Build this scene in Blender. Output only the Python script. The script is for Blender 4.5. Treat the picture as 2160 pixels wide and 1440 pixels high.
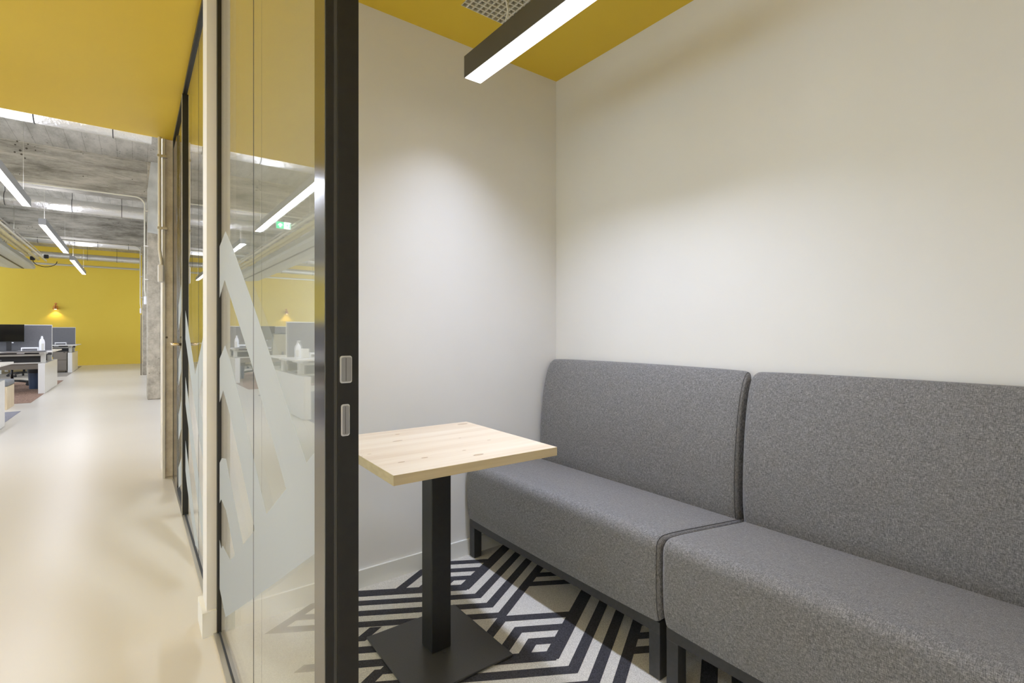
import bpy, bmesh, math, random
from mathutils import Vector, Matrix
from mathutils.geometry import tessellate_polygon
random.seed(7)
for o in list(bpy.data.objects): bpy.data.objects.remove(o, do_unlink=True)
SC = bpy.context.scene
COL = SC.collection
PI = math.pi
# ---------------------------------------------------------------- camera, world, exposure
H = 1.16
cam_d = bpy.data.cameras.new('camera'); cam = bpy.data.objects.new('camera', cam_d); COL.objects.link(cam)
cam_d.sensor_width = 36.0; cam_d.lens = 1062.0/2160*36
cam_d.shift_x = 0.0; cam_d.shift_y = -19.0/2160
cam_d.clip_start = 0.02; cam_d.clip_end = 100
cam.location = (0, 0, H); cam.rotation_euler = (PI/2, 0, -math.radians(36.98))
SC.camera = cam
w = bpy.data.worlds.new('world'); SC.world = w; w.use_nodes = True
w.node_tree.nodes['Background'].inputs[0].default_value = (.87, .93, 1.12, 1)
SC.view_settings.view_transform = 'Standard'; SC.view_settings.look = 'None'
SC.view_settings.gamma = 1.0; SC.view_settings.exposure = 0.05; SC.view_settings.use_curve_mapping = False
try:
    SC.cycles.max_bounces = 12; SC.cycles.transparent_max_bounces = 24; SC.cycles.diffuse_bounces = 8; SC.cycles.glossy_bounces = 6
except Exception: pass
E_BOOTH = 3.0      # radiance of the booth lamp diffusers
E_OFF = 3.0        # radiance of the office pendants
P_BOOTH = 12.1; P_OFF = 34.0; U_OFF = 14.0; SKY = 5.8
w.node_tree.nodes['Background'].inputs[1].default_value = SKY
for (wy0, wy1) in ((-2.8, 1.2), (2.2, 6.2), (7.2, 11.2), (12.2, 16.2), (17.2, 23.0)):   # light portals in the five unseen windows added to light the office
    pd = bpy.data.lights.new('added_window_portal', 'AREA'); pd.shape = 'RECTANGLE'; pd.size = 3.2; pd.size_y = wy1-wy0; pd.cycles.is_portal = True
    po = bpy.data.objects.new('added_window_portal', pd); COL.objects.link(po); po.location = (-9.0, (wy0+wy1)/2, 2.0); po.rotation_euler = (0, -PI/2, 0)
# ---------------------------------------------------------------- key sizes
YW = 2.24; XW = 2.017; XG = 0.265; ZB = 2.655; ZC = 2.70; YE = 4.87; SLAB = 4.1; YFAR = 23.35; XL = -9.0; YB = -3.5
# ---------------------------------------------------------------- materials
def mat(name, col=(.8, .8, .8), rough=.5, metal=0., **kw):
    m = bpy.data.materials.new(name); m.use_nodes = True
    b = m.node_tree.nodes['Principled BSDF']
    b.inputs['Base Color'].default_value = (*col, 1); b.inputs['Roughness'].default_value = rough
    b.inputs['Metallic'].default_value = metal
    for k, v in kw.items(): b.inputs[k.replace('_', ' ')].default_value = v
    return m
def N(m, t, **kw):
    n = m.node_tree.nodes.new(t)
    for k, v in kw.items(): setattr(n, k, v)
    return n
def L(m, a, b): m.node_tree.links.new(a, b)
def coords(m, scale=(1, 1, 1), rot=(0, 0, 0)):
    tc = N(m, 'ShaderNodeTexCoord'); mp = N(m, 'ShaderNodeMapping')
    mp.inputs['Scale'].default_value = scale; mp.inputs['Rotation'].default_value = rot
    L(m, tc.outputs['Object'], mp.inputs['Vector']); return mp.outputs['Vector']
def noise(m, vec, scale, detail=4, rough=.5):
    n = N(m, 'ShaderNodeTexNoise'); n.inputs['Scale'].default_value = scale
    n.inputs['Detail'].default_value = detail; n.inputs['Roughness'].default_value = rough
    L(m, vec, n.inputs['Vector']); return n.outputs['Fac']
def ramp(m, fac, stops):
    r = N(m, 'ShaderNodeValToRGB'); e = r.color_ramp.elements
    while len(e) < len(stops): e.new(.5)
    for i, (p, c) in enumerate(stops):
        e[i].position = p; e[i].color = (*c, 1) if len(c) == 3 else c
    L(m, fac, r.inputs['Fac']); return r.outputs['Color']
def mixc(m, a, b, fac, mode='MIX'):
    x = N(m, 'ShaderNodeMix', data_type='RGBA', blend_type=mode)
    for s, v in ((x.inputs[6], a), (x.inputs[7], b), (x.inputs[0], fac)):
        if hasattr(v, 'links'): L(m, v, s)
        elif isinstance(v, (int, float)): s.default_value = v
        else: s.default_value = (*v, 1)
    return x.outputs[2]
def bsdf(m): return m.node_tree.nodes['Principled BSDF']
def bump(m, h, strength=.2, dist=.002):
    b = N(m, 'ShaderNodeBump'); b.inputs['Strength'].default_value = strength; b.inputs['Distance'].default_value = dist
    L(m, h, b.inputs['Height']); L(m, b.outputs['Normal'], bsdf(m).inputs['Normal'])
def noisy(name, c1, c2, scale, rough=.5, bs=.1, bd=.001, metal=0., sc=(1, 1, 1), detail=5, lo=.35, hi=.65, **kw):
    m = mat(name, c1, rough, metal, **kw)
    f = noise(m, coords(m, sc), scale, detail)
    L(m, ramp(m, f, [(lo, c1), (hi, c2)]), bsdf(m).inputs['Base Color'])
    if bs: bump(m, f, bs, bd)
    return m
M = {}
M['wall'] = noisy('white_wall_paint', (.79, .785, .775), (.81, .805, .795), 2.0, .55, 0)
M['skirt'] = mat('skirting_paint', (.80, .80, .77), .45)
M['yellow'] = noisy('yellow_paint', (.79, .55, .035), (.82, .58, .042), .9, .5, 0)
M['yellow_wall'] = noisy('yellow_wall_paint', (.90, .66, .075), (.93, .70, .09), .6, .6, 0)
M['black'] = noisy('black_powder_coat', (.011, .011, .011), (.015, .015, .014), 60, .40, .05, .0003)
M['blackgloss'] = mat('black_anodised_aluminium', (.03, .028, .026), .13, 0., IOR=3.2)
M['darkgrey'] = mat('lamp_housing_anthracite', (.085, .078, .065), .45, .0)
M['frame'] = noisy('sofa_frame_metal', (.035, .035, .035), (.045, .044, .044), 80, .42, .04, .0002)
M['plate'] = noisy('base_plate_metal', (.05, .049, .047), (.06, .058, .056), 300, .36, .15, .0003)
M['alu'] = mat('brushed_aluminium', (.62, .59, .52), .38, .85)
M['steel'] = mat('bright_steel', (.75, .74, .73), .22, .9)
M['brass'] = mat('satin_brass', (.72, .58, .40), .25, 1.)
M['copper'] = mat('copper_shade', (.62, .27, .09), .28, 1.)
M['whitelam'] = mat('white_laminate', (.78, .77, .75), .22)
M['whitemetal'] = mat('white_powder_coat', (.72, .71, .66), .4)
M['cream'] = mat('cream_plastic', (.72, .68, .56), .45)
M['pipeyellow'] = noisy('yellow_pipe_insulation', (.62, .52, .24), (.70, .62, .36), 3, .5, .3, .004, sc=(1, 8, 1))
M['greyfabric2'] = noisy('divider_felt', (.14, .14, .15), (.18, .18, .19), 120, .95, .1)
M['blackscreen'] = mat('monitor_glass', (.003, .003, .003), .12)
M['blackplastic'] = mat('black_plastic', (.02, .02, .022), .4)
M['lampgrey'] = mat('lamp_housing_grey', (.30, .30, .30), .4, .3)
M['pocket'] = mat('pocket_metal', (.38, .38, .385), .3, .9)
M['groove'] = mat('groove_grey', (.07, .07, .07), .3)
M['rubber'] = mat('rubber_gasket', (.03, .032, .036), .6)
M['bluebin'] = mat('dark_blue_bag', (.03, .05, .10), .35)
M['taupe'] = mat('taupe_metal', (.22, .19, .155), .45)
M['bottle'] = mat('white_plastic', (.85, .85, .88), .3)
M['labelgrey'] = mat('label_paper', (.70, .68, .62), .6)
M['mesh_beige'] = noisy('beige_mesh', (.55, .50, .36), (.60, .55, .40), 200, .9, .1)
M['ply'] = noisy('pale_plywood', (.66, .52, .32), (.76, .64, .44), 3, .5, .05, .001, sc=(6, 6, 1))
M['cushion'] = mat('grey_cushion', (.22, .23, .24), .9)
M['plaster'] = noisy('grey_white_plaster', (.50, .50, .47), (.66, .66, .62), 4, .8, .2, .004)
M['acgrey'] = mat('pale_grey_panel', (.55, .56, .52), .4)
M['rugbrown'] = noisy('brown_carpet_tile', (.22, .13, .09), (.34, .22, .16), 60, 1., .4, .004, sc=(1, .2, 1))
M['rugblue'] = noisy('blue_grey_carpet_tile', (.20, .20, .24), (.30, .30, .34), 90, 1., .4, .004)
M['rugtaupe'] = noisy('taupe_carpet_tile', (.26, .24, .21), (.36, .33, .29), 90, 1., .4, .004)
M['film_green'] = mat('sign_green', (.02, .45, .20), .4)

def emit(name, col, s, base=(.8, .8, .8)):
    m = mat(name, base, .5); b = bsdf(m)
    b.inputs['Emission Color'].default_value = (*col, 1); b.inputs['Emission Strength'].default_value = s
    return m
M['lit_booth'] = emit('lit_diffuser_booth', (1, .98, .96), E_BOOTH)
M['lit_off'] = emit('lit_diffuser_office', (1, .97, .92), E_OFF)
M['lit_cop'] = emit('lit_bulb', (1, .78, .5), 8)
M['sign_g'] = emit('lit_sign_green', (.03, .62, .28), 2.2, (.02, .4, .2))
M['sign_w'] = emit('lit_sign_white', (1, 1, 1), 2.4)

def make_floor():
    m = mat('cream_epoxy_floor', (.74, .68, .575), .22, Specular_IOR_Level=.35)
    v = coords(m)
    f = noise(m, v, .5, 2, .5)
    L(m, ramp(m, f, [(.3, (.66, .62, .55)), (.7, (.70, .665, .60))]), bsdf(m).inputs['Base Color'])
    g = noise(m, v, 1.2, 2)
    L(m, ramp(m, g, [(.2, (.30, .30, .30)), (.8, (.33, .33, .33))]), bsdf(m).inputs['Roughness'])
    return m
M['epoxy'] = make_floor()

def make_concrete(name, lines_axis, pitch, base=((.20, .185, .15), (.52, .485, .415))):
    """board marked concrete: thin joints every `pitch` metres across the given axis, blow holes and cloudy tone"""
    m = mat(name, base[1], .85)
    v = coords(m)
    st = {'x': (1, .3, 1), 'z': (.3, 1, 1.5), 'n': (1, 1, 1)}[lines_axis]
    v2 = coords(m, st)
    a = noise(m, v2, 4.0, 10, .72)
    c = ramp(m, a, [(.36, base[0]), (.60, base[1])])
    vo = N(m, 'ShaderNodeTexVoronoi'); vo.inputs['Scale'].default_value = 15; vo.inputs['Randomness'].default_value = 1
    L(m, v, vo.inputs['Vector'])
    hm = N(m, 'ShaderNodeMath', operation='MULTIPLY_ADD'); L(m, noise(m, v, 2.6, 3), hm.inputs[0]); hm.inputs[1].default_value = .75; L(m, vo.outputs['Distance'], hm.inputs[2])
    holes = ramp(m, hm.outputs[0], [(.40, (.25, .23, .2)), (.46, (1, 1, 1))])
    c = mixc(m, c, holes, 1.0, 'MULTIPLY')
    if lines_axis != 'n':
        sep = N(m, 'ShaderNodeSeparateXYZ'); L(m, v, sep.inputs[0])
        src = sep.outputs['X' if lines_axis == 'x' else 'Z']
        wob = N(m, 'ShaderNodeMath', operation='MULTIPLY_ADD'); wob.inputs[1].default_value = .02
        L(m, noise(m, v, 1.5, 2), wob.inputs[0]); L(m, src, wob.inputs[2])
        d = N(m, 'ShaderNodeMath', operation='DIVIDE'); L(m, wob.outputs[0], d.inputs[0]); d.inputs[1].default_value = pitch
        fr = N(m, 'ShaderNodeMath', operation='FRACT'); L(m, d.outputs[0], fr.inputs[0])
        ln = ramp(m, fr.outputs[0], [(.0, (.42, .40, .36)), (.05, (1, 1, 1))])
        c = mixc(m, c, ln, .75, 'MULTIPLY')
    L(m, c, bsdf(m).inputs['Base Color'])
    bump(m, a, .5, .01)
    return m
M['conc_slab'] = make_concrete('board_marked_slab', 'x', .2, ((.34, .32, .27), (.56, .53, .465)))
M['conc_beam'] = make_concrete('board_marked_beam', 'z', .17)
M['conc_rough'] = make_concrete('rough_light_concrete', 'n', .2, ((.62, .56, .47), (.90, .85, .76)))
M['conc_col'] = make_concrete('rough_concrete', 'n', .2, ((.30, .265, .205), (.56, .505, .405)))

def make_fabric():
    m = mat('grey_melange_fabric', (.12, .12, .125), .85)
    b = bsdf(m); b.inputs['Sheen Weight'].default_value = .35; b.inputs['Sheen Roughness'].default_value = .4
    b.inputs['Sheen Tint'].default_value = (.9, .9, 1, 1)
    # cross threads: long thin streaks along y and along the profile (x/z)
    n1 = noise(m, coords(m, (900, 110, 900)), 1.0, 3, .6)
    n2 = noise(m, coords(m, (110, 900, 110)), 1.0, 3, .6)
    n3 = noise(m, coords(m, (1, 1, 1)), 900, 2)
    a = N(m, 'ShaderNodeMath', operation='ADD'); L(m, n1, a.inputs[0]); L(m, n2, a.inputs[1])
    c = N(m, 'ShaderNodeMath', operation='MULTIPLY_ADD'); L(m, n3, c.inputs[0]); c.inputs[1].default_value = .5; L(m, a.outputs[0], c.inputs[2])
    d = N(m, 'ShaderNodeMath', operation='MULTIPLY'); L(m, c.outputs[0], d.inputs[0]); d.inputs[1].default_value = .4
    col = ramp(m, d.outputs[0], [(.37, (.055, .055, .057)), (.5, (.175, .173, .178)), (.62, (.39, .387, .393))])
    L(m, col, b.inputs['Base Color'])
    bump(m, d.outputs[0], .2, .0006)
    return m
M['fabric'] = make_fabric()
M['fabric_dark'] = mat('dark_side_fabric', (.06, .06, .062), .95)
M['piping'] = mat('dark_piping', (.055, .055, .058), .9)

def make_wood():
    m = mat('pale_knotty_pine', (.75, .62, .42), .42)
    v = coords(m, (.55, 7, 7))
    f = noise(m, v, 2.2, 5, .55)
    c = ramp(m, f, [(.30, (.68, .565, .43)), (.55, (.77, .68, .555)), (.75, (.80, .73, .62))])
    g = noise(m, coords(m, (2, 70, 70)), 1.5, 4, .6)
    c = mixc(m, c, ramp(m, g, [(.3, (.90, .86, .78)), (.7, (1, 1, 1))]), .6, 'MULTIPLY')
    tc = N(m, 'ShaderNodeTexCoord')
    knots = [(-.064, .222, .011, .005), (-.112, .107, .022, .006), (-.223, -.185, .013, .005), (-.141, -.177, .013, .006),
             (-.299, -.042, .007, .003), (-.267, -.028, .008, .003), (.253, .263, .028, .009), (.168, -.077, .009, .003),
             (.012, -.163, .008, .004), (.019, -.243, .022, .009), (.10, .02, .006, .003)]
    for (kx, ky, a, b_) in knots:
        mp = N(m, 'ShaderNodeMapping', vector_type='POINT')
        mp.inputs['Location'].default_value = (-kx/a, -ky/b_, 0); mp.inputs['Scale'].default_value = (1/a, 1/b_, 0)
        L(m, tc.outputs['Object'], mp.inputs['Vector'])
        ln = N(m, 'ShaderNodeVectorMath', operation='LENGTH'); L(m, mp.outputs[0], ln.inputs[0])
        k = ramp(m, ln.outputs['Value'], [(.0, (.55, .42, .28)), (.45, (.72, .60, .45)), (.75, (.36, .25, .15)), (1.0, (1, 1, 1))])
        c = mixc(m, c, k, .9, 'MULTIPLY')
    L(m, c, bsdf(m).inputs['Base Color'])
    return m
M['wood'] = make_wood()
M['woodedge'] = noisy('pine_edge_band', (.60, .49, .30), (.68, .57, .37), 3, .45, 0, sc=(1, 8, 20))

def make_glass(name, tint=(.93, .955, .93)):
    m = bpy.data.materials.new(name); m.use_nodes = True
    nt = m.node_tree; nt.nodes.clear()
    out = nt.nodes.new('ShaderNodeOutputMaterial'); mx = nt.nodes.new('ShaderNodeMixShader')
    tr = nt.nodes.new('ShaderNodeBsdfTransparent'); gl = nt.nodes.new('ShaderNodeBsdfGlossy'); fr = nt.nodes.new('ShaderNodeFresnel')
    tr.inputs[0].default_value = (*tint, 1); gl.inputs['Roughness'].default_value = 0.0
    gl.inputs['Color'].default_value = (1, 1, 1, 1); fr.inputs['IOR'].default_value = 1.52
    # the Fresnel node flips its IOR on back faces, so feed it the outward-facing incidence on both sides
    geo = nt.nodes.new('ShaderNodeNewGeometry'); mixn = nt.nodes.new('ShaderNodeMath'); mixn.operation = 'MULTIPLY_ADD'
    mixn.inputs[1].default_value = (1/1.52 - 1.52); mixn.inputs[2].default_value = 1.52
    # backfacing: node inverts the ior itself -> give 1/1.52 so that it becomes 1.52 again
    nt.links.new(geo.outputs['Backfacing'], mixn.inputs[0]); nt.links.new(mixn.outputs[0], fr.inputs['IOR'])
    nt.links.new(fr.outputs[0], mx.inputs[0]); nt.links.new(tr.outputs[0], mx.inputs[1]); nt.links.new(gl.outputs[0], mx.inputs[2])
    nt.links.new(mx.outputs[0], out.inputs[0]); return m
M['glass'] = make_glass('clear_glass')
def make_film():
    m = bpy.data.materials.new('frosted_film'); m.use_nodes = True
    nt = m.node_tree; nt.nodes.clear()
    out = nt.nodes.new('ShaderNodeOutputMaterial'); mx = nt.nodes.new('ShaderNodeMixShader'); mx2 = nt.nodes.new('ShaderNodeMixShader')
    tr = nt.nodes.new('ShaderNodeBsdfTransparent'); tl = nt.nodes.new('ShaderNodeBsdfTranslucent'); df = nt.nodes.new('ShaderNodeBsdfDiffuse')
    tr.inputs[0].default_value = (.9, .92, .92, 1); tl.inputs[0].default_value = (.66, .69, .71, 1); df.inputs[0].default_value = (.60, .63, .645, 1)
    mx.inputs[0].default_value = .5; mx2.inputs[0].default_value = .90
    nt.links.new(tl.outputs[0], mx.inputs[1]); nt.links.new(df.outputs[0], mx.inputs[2])
    nt.links.new(tr.outputs[0], mx2.inputs[1]); nt.links.new(mx.outputs[0], mx2.inputs[2]); nt.links.new(mx2.outputs[0], out.inputs[0])
    return m
M['film'] = make_film()
def make_carpet(name, c1, c2):
    m = mat(name, c1, 1.0)
    f = noise(m, coords(m), 330, 3, .7); g = noise(m, coords(m), 160, 2)
    L(m, ramp(m, f, [(.35, c1), (.65, c2)]), bsdf(m).inputs['Base Color'])
    bump(m, f, .6, .004); return m
M['cp_light'] = make_carpet('carpet_light_yarn', (.52, .50, .465), (.88, .855, .81))
M['cp_dark'] = make_carpet('carpet_dark_yarn', (.018, .018, .022), (.085, .083, .10))

def make_foil():
    m = mat('wrinkled_foil', (.80, .79, .76), .32, .9)
    f = noise(m, coords(m), 14, 5, .6)
    bump(m, f, .55, .03); return m
M['foil'] = make_foil()

# ---------------------------------------------------------------- mesh helpers (all coordinates are world coordinates)
class MB:
    def __init__(s): s.bm = bmesh.new()
    def box(s, x0, x1, y0, y1, z0, z1, bev=0, seg=2, rz=0, mi=0):
        g = bmesh.ops.create_cube(s.bm, size=1.0); vs = g['verts']
        for v in vs:
            v.co = Vector(((x0+x1)/2+v.co.x*(x1-x0), (y0+y1)/2+v.co.y*(y1-y0), (z0+z1)/2+v.co.z*(z1-z0)))
        if rz:
            c = Vector(((x0+x1)/2, (y0+y1)/2, 0)); R = Matrix.Rotation(rz, 4, 'Z')
            for v in vs: v.co = R @ (v.co-c) + c
        fs = list({f for v in vs for f in v.link_faces})
        for f in fs: f.material_index = mi
        if bev:
            es = list({e for v in vs for e in v.link_edges})
            bmesh.ops.bevel(s.bm, geom=es, offset=bev, segments=seg, affect='EDGES', profile=.5)
        return s
    def prism(s, pts, a0, a1, axis='y', mi=0):
        """closed 2D outline extruded along an axis. axis y: pts=(x,z); x: pts=(y,z); z: pts=(x,y)"""
        def P(p, a):
            return {'y': (p[0], a, p[1]), 'x': (a, p[0], p[1]), 'z': (p[0], p[1], a)}[axis]
        A = [s.bm.verts.new(P(p, a0)) for p in pts]; B = [s.bm.verts.new(P(p, a1)) for p in pts]
        fs = [s.bm.faces.new(A), s.bm.faces.new(B[::-1])]
        n = len(pts)
        for i in range(n): fs.append(s.bm.faces.new((A[i], B[i], B[(i+1) % n], A[(i+1) % n])))
        for f in fs: f.material_index = mi
        return s, A, B
    def tube(s, path, r, seg=10, caps=True, mi=0):
        path = [Vector(p) for p in path]; rings = []
        rr = r if isinstance(r, (list, tuple)) else [r]*len(path)
        up = None
        for i, p in enumerate(path):
            t = (path[min(i+1, len(path)-1)] - path[max(i-1, 0)]).normalized()
            if up is None:
                up = Vector((0, 0, 1)) if abs(t.z) < .9 else Vector((1, 0, 0))
            a = t.cross(up).normalized(); up = a.cross(t).normalized()
            rings.append([s.bm.verts.new(p + (a*math.cos(2*PI*k/seg) + up*math.sin(2*PI*k/seg))*rr[i]) for k in range(seg)])
        for i in range(len(rings)-1):
            for k in range(seg):
                f = s.bm.faces.new((rings[i][k], rings[i][(k+1) % seg], rings[i+1][(k+1) % seg], rings[i+1][k])); f.smooth = True; f.material_index = mi
        if caps:
            s.bm.faces.new(rings[0][::-1]).material_index = mi; s.bm.faces.new(rings[-1]).material_index = mi
        return s
    def lathe(s, prof, c, seg=24, mi=0):
        rings = []
        for (r, z) in prof:
            rings.append([s.bm.verts.new((c[0]+r*math.cos(2*PI*k/seg), c[1]+r*math.sin(2*PI*k/seg), c[2]+z)) for k in range(seg)])
        for i in range(len(rings)-1):
            for k in range(seg):
                f = s.bm.faces.new((rings[i][k], rings[i][(k+1) % seg], rings[i+1][(k+1) % seg], rings[i+1][k])); f.smooth = True; f.material_index = mi
        s.bm.faces.new(rings[0][::-1]); s.bm.faces.new(rings[-1])
        return s
    def build(s, name, m, parent=None, smooth=False, mats=None):
        bmesh.ops.recalc_face_normals(s.bm, faces=s.bm.faces[:])
        if parent is not None:
            off = world_loc(parent)
            for v in s.bm.verts: v.co -= off
        me = bpy.data.meshes.new(name); s.bm.to_mesh(me); s.bm.free()
        o = bpy.data.objects.new(name, me); COL.objects.link(o)
        for k in (mats or [m]): me.materials.append(M[k])
        if smooth:
            for p in me.polygons: p.use_smooth = True
            try: me.set_sharp_from_angle(angle=math.radians(40))
            except Exception: pass
        if parent is not None: o.parent = parent
        return o
def world_loc(o):
    v = Vector(o.location)
    while o.parent: o = o.parent; v += Vector(o.location)
    return v
def tag(o, label=None, cat=None, group=None, kind=None):
    if label: o['label'] = label
    if cat: o['category'] = cat
    if group: o['group'] = group
    if kind: o['kind'] = kind
    return o
def thing(name, loc, label, cat, group=None):
    o = bpy.data.objects.new(name, None); COL.objects.link(o); o.location = loc; o.empty_display_size = .1
    return tag(o, label, cat, group)
def box(name, m, dims, parent=None, bev=0, **kw): return MB().box(*dims, bev=bev, **kw).build(name, m, parent)
def struct(name, m, dims): return tag(box(name, m, dims), kind='structure')
def copy_tree(o, delta, label=None, group=None, parent=None):
    c = o.copy(); COL.objects.link(c)
    if parent is not None: c.parent = parent
    else: c.location = Vector(o.location) + Vector(delta)
    if label: c['label'] = label
    if group: c['group'] = group
    for ch in o.children: copy_tree(ch, None, parent=c)
    return c

# ================================================================ THE SETTING
tag(box('floor', 'epoxy', (XL, XW+.1, YB, YFAR, -.1, 0)), kind='structure')
struct('wall_far', 'yellow_wall', (XL, .6, YFAR, YFAR+.1, 0, SLAB))
wl = MB().box(XL-.1, XL, YB, YFAR, 0, .4).box(XL-.1, XL, YB, YFAR, 3.6, SLAB)
ADDED_WINS = ((-2.8, 1.2), (2.2, 6.2), (7.2, 11.2), (12.2, 16.2), (17.2, 23.0)); edges = [YB] + [v for p in ADDED_WINS for v in p] + [YFAR]
for k in range(0, len(edges), 2): wl.box(XL-.1, XL, edges[k], edges[k+1], .4, 3.6)
tag(wl.build('wall_left', 'wall'), kind='structure')
for k, (a, b) in enumerate(ADDED_WINS):  # out-of-view windows, added to bring daylight into the office
    wm = MB().box(XL-.07, XL-.02, a, b, .4, .46).box(XL-.07, XL-.02, a, b, 3.54, 3.6)
    for y in (a, (a+b)/2-.03, b-.06): wm.box(XL-.07, XL-.02, y, y+.06, .46, 3.54)
    wf = tag(wm.build('added_window_%d' % (k+1), 'black'), kind='structure')
    box('pane', 'glass', (XL-.05, XL-.04, a+.06, b-.06, .46, 3.54), wf)
struct('wall_back', 'wall', (XL, XW+.1, YB-.1, YB, 0, SLAB))
struct('wall_right', 'wall', (XW, XW+.1, YB, YE, 0, SLAB))
struct('wall_corridor', 'wall', (.45, .55, YE, YFAR, 0, SLAB))
# booth partition walls (the first one ends 4 cm in front of the glass line)
struct('wall_end', 'wall', (.2255, XW, YW, 2.37, 0, ZB))
struct('wall_near', 'wall', (.2255, XW, -.55, -.42, 0, ZB))
struct('wall_column', 'wall', (.46, XW, YE-.08, YE, 0, ZB))
# booth ceiling with an opening for the grille
GX0, GX1, GY0, GY1 = 1.197, 1.65, 1.52, 1.977
bc = MB()
bc.box(.30, GX0, -.42, YW, ZB, ZC+.1).box(GX1, XW, -.42, YW, ZB, ZC+.1).box(GX0, GX1, -.42, GY0, ZB, ZC+.1).box(GX0, GX1, GY1, YW, ZB, ZC+.1)
bc.box(.30, XW, 2.37, YE-.08, ZB, ZC+.1).box(GX0-.01, GX1+.01, GY0-.01, GY1+.01, ZC+.1, ZC+.12)
tag(bc.build('ceiling_booth', 'yellow'), kind='structure')
struct('ceiling_corridor', 'yellow', (XL, .30, YB, YE, ZC, ZC+.14))
struct('ceiling', 'conc_slab', (XL, .55, YE-.2, YFAR, SLAB, SLAB+.15))
# skirting: along the booth wall, wrapping the wall end; right wall; corridor side
sk = MB().box(.285, XW, YW-.012, YW, 0, .085).build('baseboard_end', 'skirt'); tag(sk, kind='structure')
tag(MB().box(.210, .2255, YW-.014, 2.385, 0, .095).box(.2255, .257, YW-.014, YW, 0, .095).build('baseboard_wall_end', 'skirt'), kind='structure')
struct('baseboard_right', 'skirt', (XW-.012, XW, -.42, YW-.012, 0, .085))
# --- concrete beams with steel ducts
for i, (y, z) in enumerate(((10.72, 3.49), (16.55, 3.52))):
    struct('trim_%d' % (i+1), 'conc_beam', (XL, .25, y, y+.42, z, SLAB))

# ---------------------------------------------------------------- booth carpet with the zigzag pattern
S3 = .5774
def pq(p, q): return ((q-p)/(2*S3), (q+p)/2)       # p = y - s x, q = y + s x
polys = []
def stripeP(p, q0, q1, wd=.046):                    # line of constant p (rises with x)
    polys.append([pq(p-wd/2, q0), pq(p-wd/2, q1), pq(p+wd/2, q1), pq(p+wd/2, q0)])
def stripeQ(q, p0, p1, wd=.046):
    polys.append([pq(p0, q-wd/2), pq(p0, q+wd/2), pq(p1, q+wd/2), pq(p1, q-wd/2)])
PL = [.66, .557, .465, .375]                        # four parallel lines of a band
h = .023
for k in range(-7, 6):
    for l in range(-4, 6):
        # shift along the two lattice directions
        dp = .60*k; dq = .604*k + 0.0
        ddp = -.60*l; ddq = .604*l                  # sideways repeats
        a = dp + ddp; b = dq + ddq
        if l % 2: continue
        for j, p in enumerate(PL):
            q = 2.044 - .0935*j
            stripeP(p+a, q+b-h, 2.64+b, .062 if j == 0 else .046)      # band rising to the right of the bend
            stripeQ(q+b, p+a-h, 1.26+a, .062 if j == 0 else .046)      # band falling to the left of the bend
        # nested peaks in the rhombus
        for (p, q) in ((.96, 2.335), (.858, 2.24), (.77, 2.147)):
            stripeP(p+a, 2.044+b, q+b+h); stripeQ(q+b, .66+a, p+a+h)
        # side bands
        for q in (2.64, 2.735, 2.83): stripeQ(q+b, .66+a, .975+a)
        stripeP(1.46+a, 2.24+b, 2.34+b); stripeP(1.257+a, 1.74+b, 2.044+b)
        for q in (2.178, 2.086): stripeQ(q+b, 1.26+a, 1.56+a)
def clip(poly, x0, x1, y0, y1):
    def cut(pts, f, g):
        out = []
        for i in range(len(pts)):
            A, B = pts[i-1], pts[i]; fa, fb = f(A), f(B)
            if (fa >= 0) != (fb >= 0):
                t = fa/(fa-fb); out.append((A[0]+(B[0]-A[0])*t, A[1]+(B[1]-A[1])*t))
            if fb >= 0: out.append(B)
        return out
    for f in (lambda p: p[0]-x0, lambda p: x1-p[0], lambda p: p[1]-y0, lambda p: y1-p[1]):
        if not poly: return []
        poly = cut(poly, f, None)
    return poly
CX0, CX1, CY0, CY1 = .29, XW-.012, -.42, YW-.012
cb = MB().box(CX0, CX1, CY0, CY1, 0, .004)
seen = set(); zi = 0
for P_ in polys:
    c = clip(P_, CX0, CX1, CY0, CY1)
    if len(c) < 3: continue
    key = tuple(round(v, 3) for v in (P_[0]+P_[2]))
    if key in seen: continue
    seen.add(key); zi += 1
    vs = [cb.bm.verts.new((x, y, .0045 + (zi % 40)*.00001)) for x, y in c]
    f = cb.bm.faces.new(vs); f.material_index = 1
carpet = cb.build('carpet', None, mats=['cp_light', 'cp_dark'])
for p in carpet.data.polygons:
    if p.material_index == 1 and p.normal.z < 0: p.flip()
tag(carpet, 'light grey booth carpet with a dark zigzag and nested diamond stripe pattern', 'carpet')

# ---------------------------------------------------------------- glazed fronts
FILM1_OUT = [(2.056, 1.523), (1.894, 1.442), (1.547, 1.243), (1.264, 1.069), (1.003, .912), (.949, .942), (.949, .757), (1.548, .421), (2.055, .142),
    (2.210, .181), (2.210, .368), (2.163, .35), (2.125, .375), (1.944, .386), (1.848, .438), (2.043, .526), (2.163, .535), (2.210, .508),
    (2.210, .662), (2.15, .692), (2.043, .711), (1.86, .604), (1.696, .522), (1.512, .624), (1.748, .763), (1.947, .875), (2.113, .948),
    (2.210, .893), (2.210, 1.06), (2.066, 1.114), (1.947, 1.063), (1.725, .936), (1.365, .71), (1.163, .822), (1.557, 1.07), (1.763, 1.183),
    (2.077, 1.35), (2.210, 1.293), (2.210, 1.489)]
def film(polys_, x, parent):
    mb = MB()
    for pl in polys_:
        vs = [mb.bm.verts.new((x, a, b)) for a, b in pl]
        for t in tessellate_polygon([[Vector((a, b, 0)) for a, b in pl]]):
            try: mb.bm.faces.new([vs[i] for i in t])
            except ValueError: pass
    o = mb.build('frosted_film', 'film', parent); o['label'] = 'frosted strips in a slanting pattern'; return o
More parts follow.
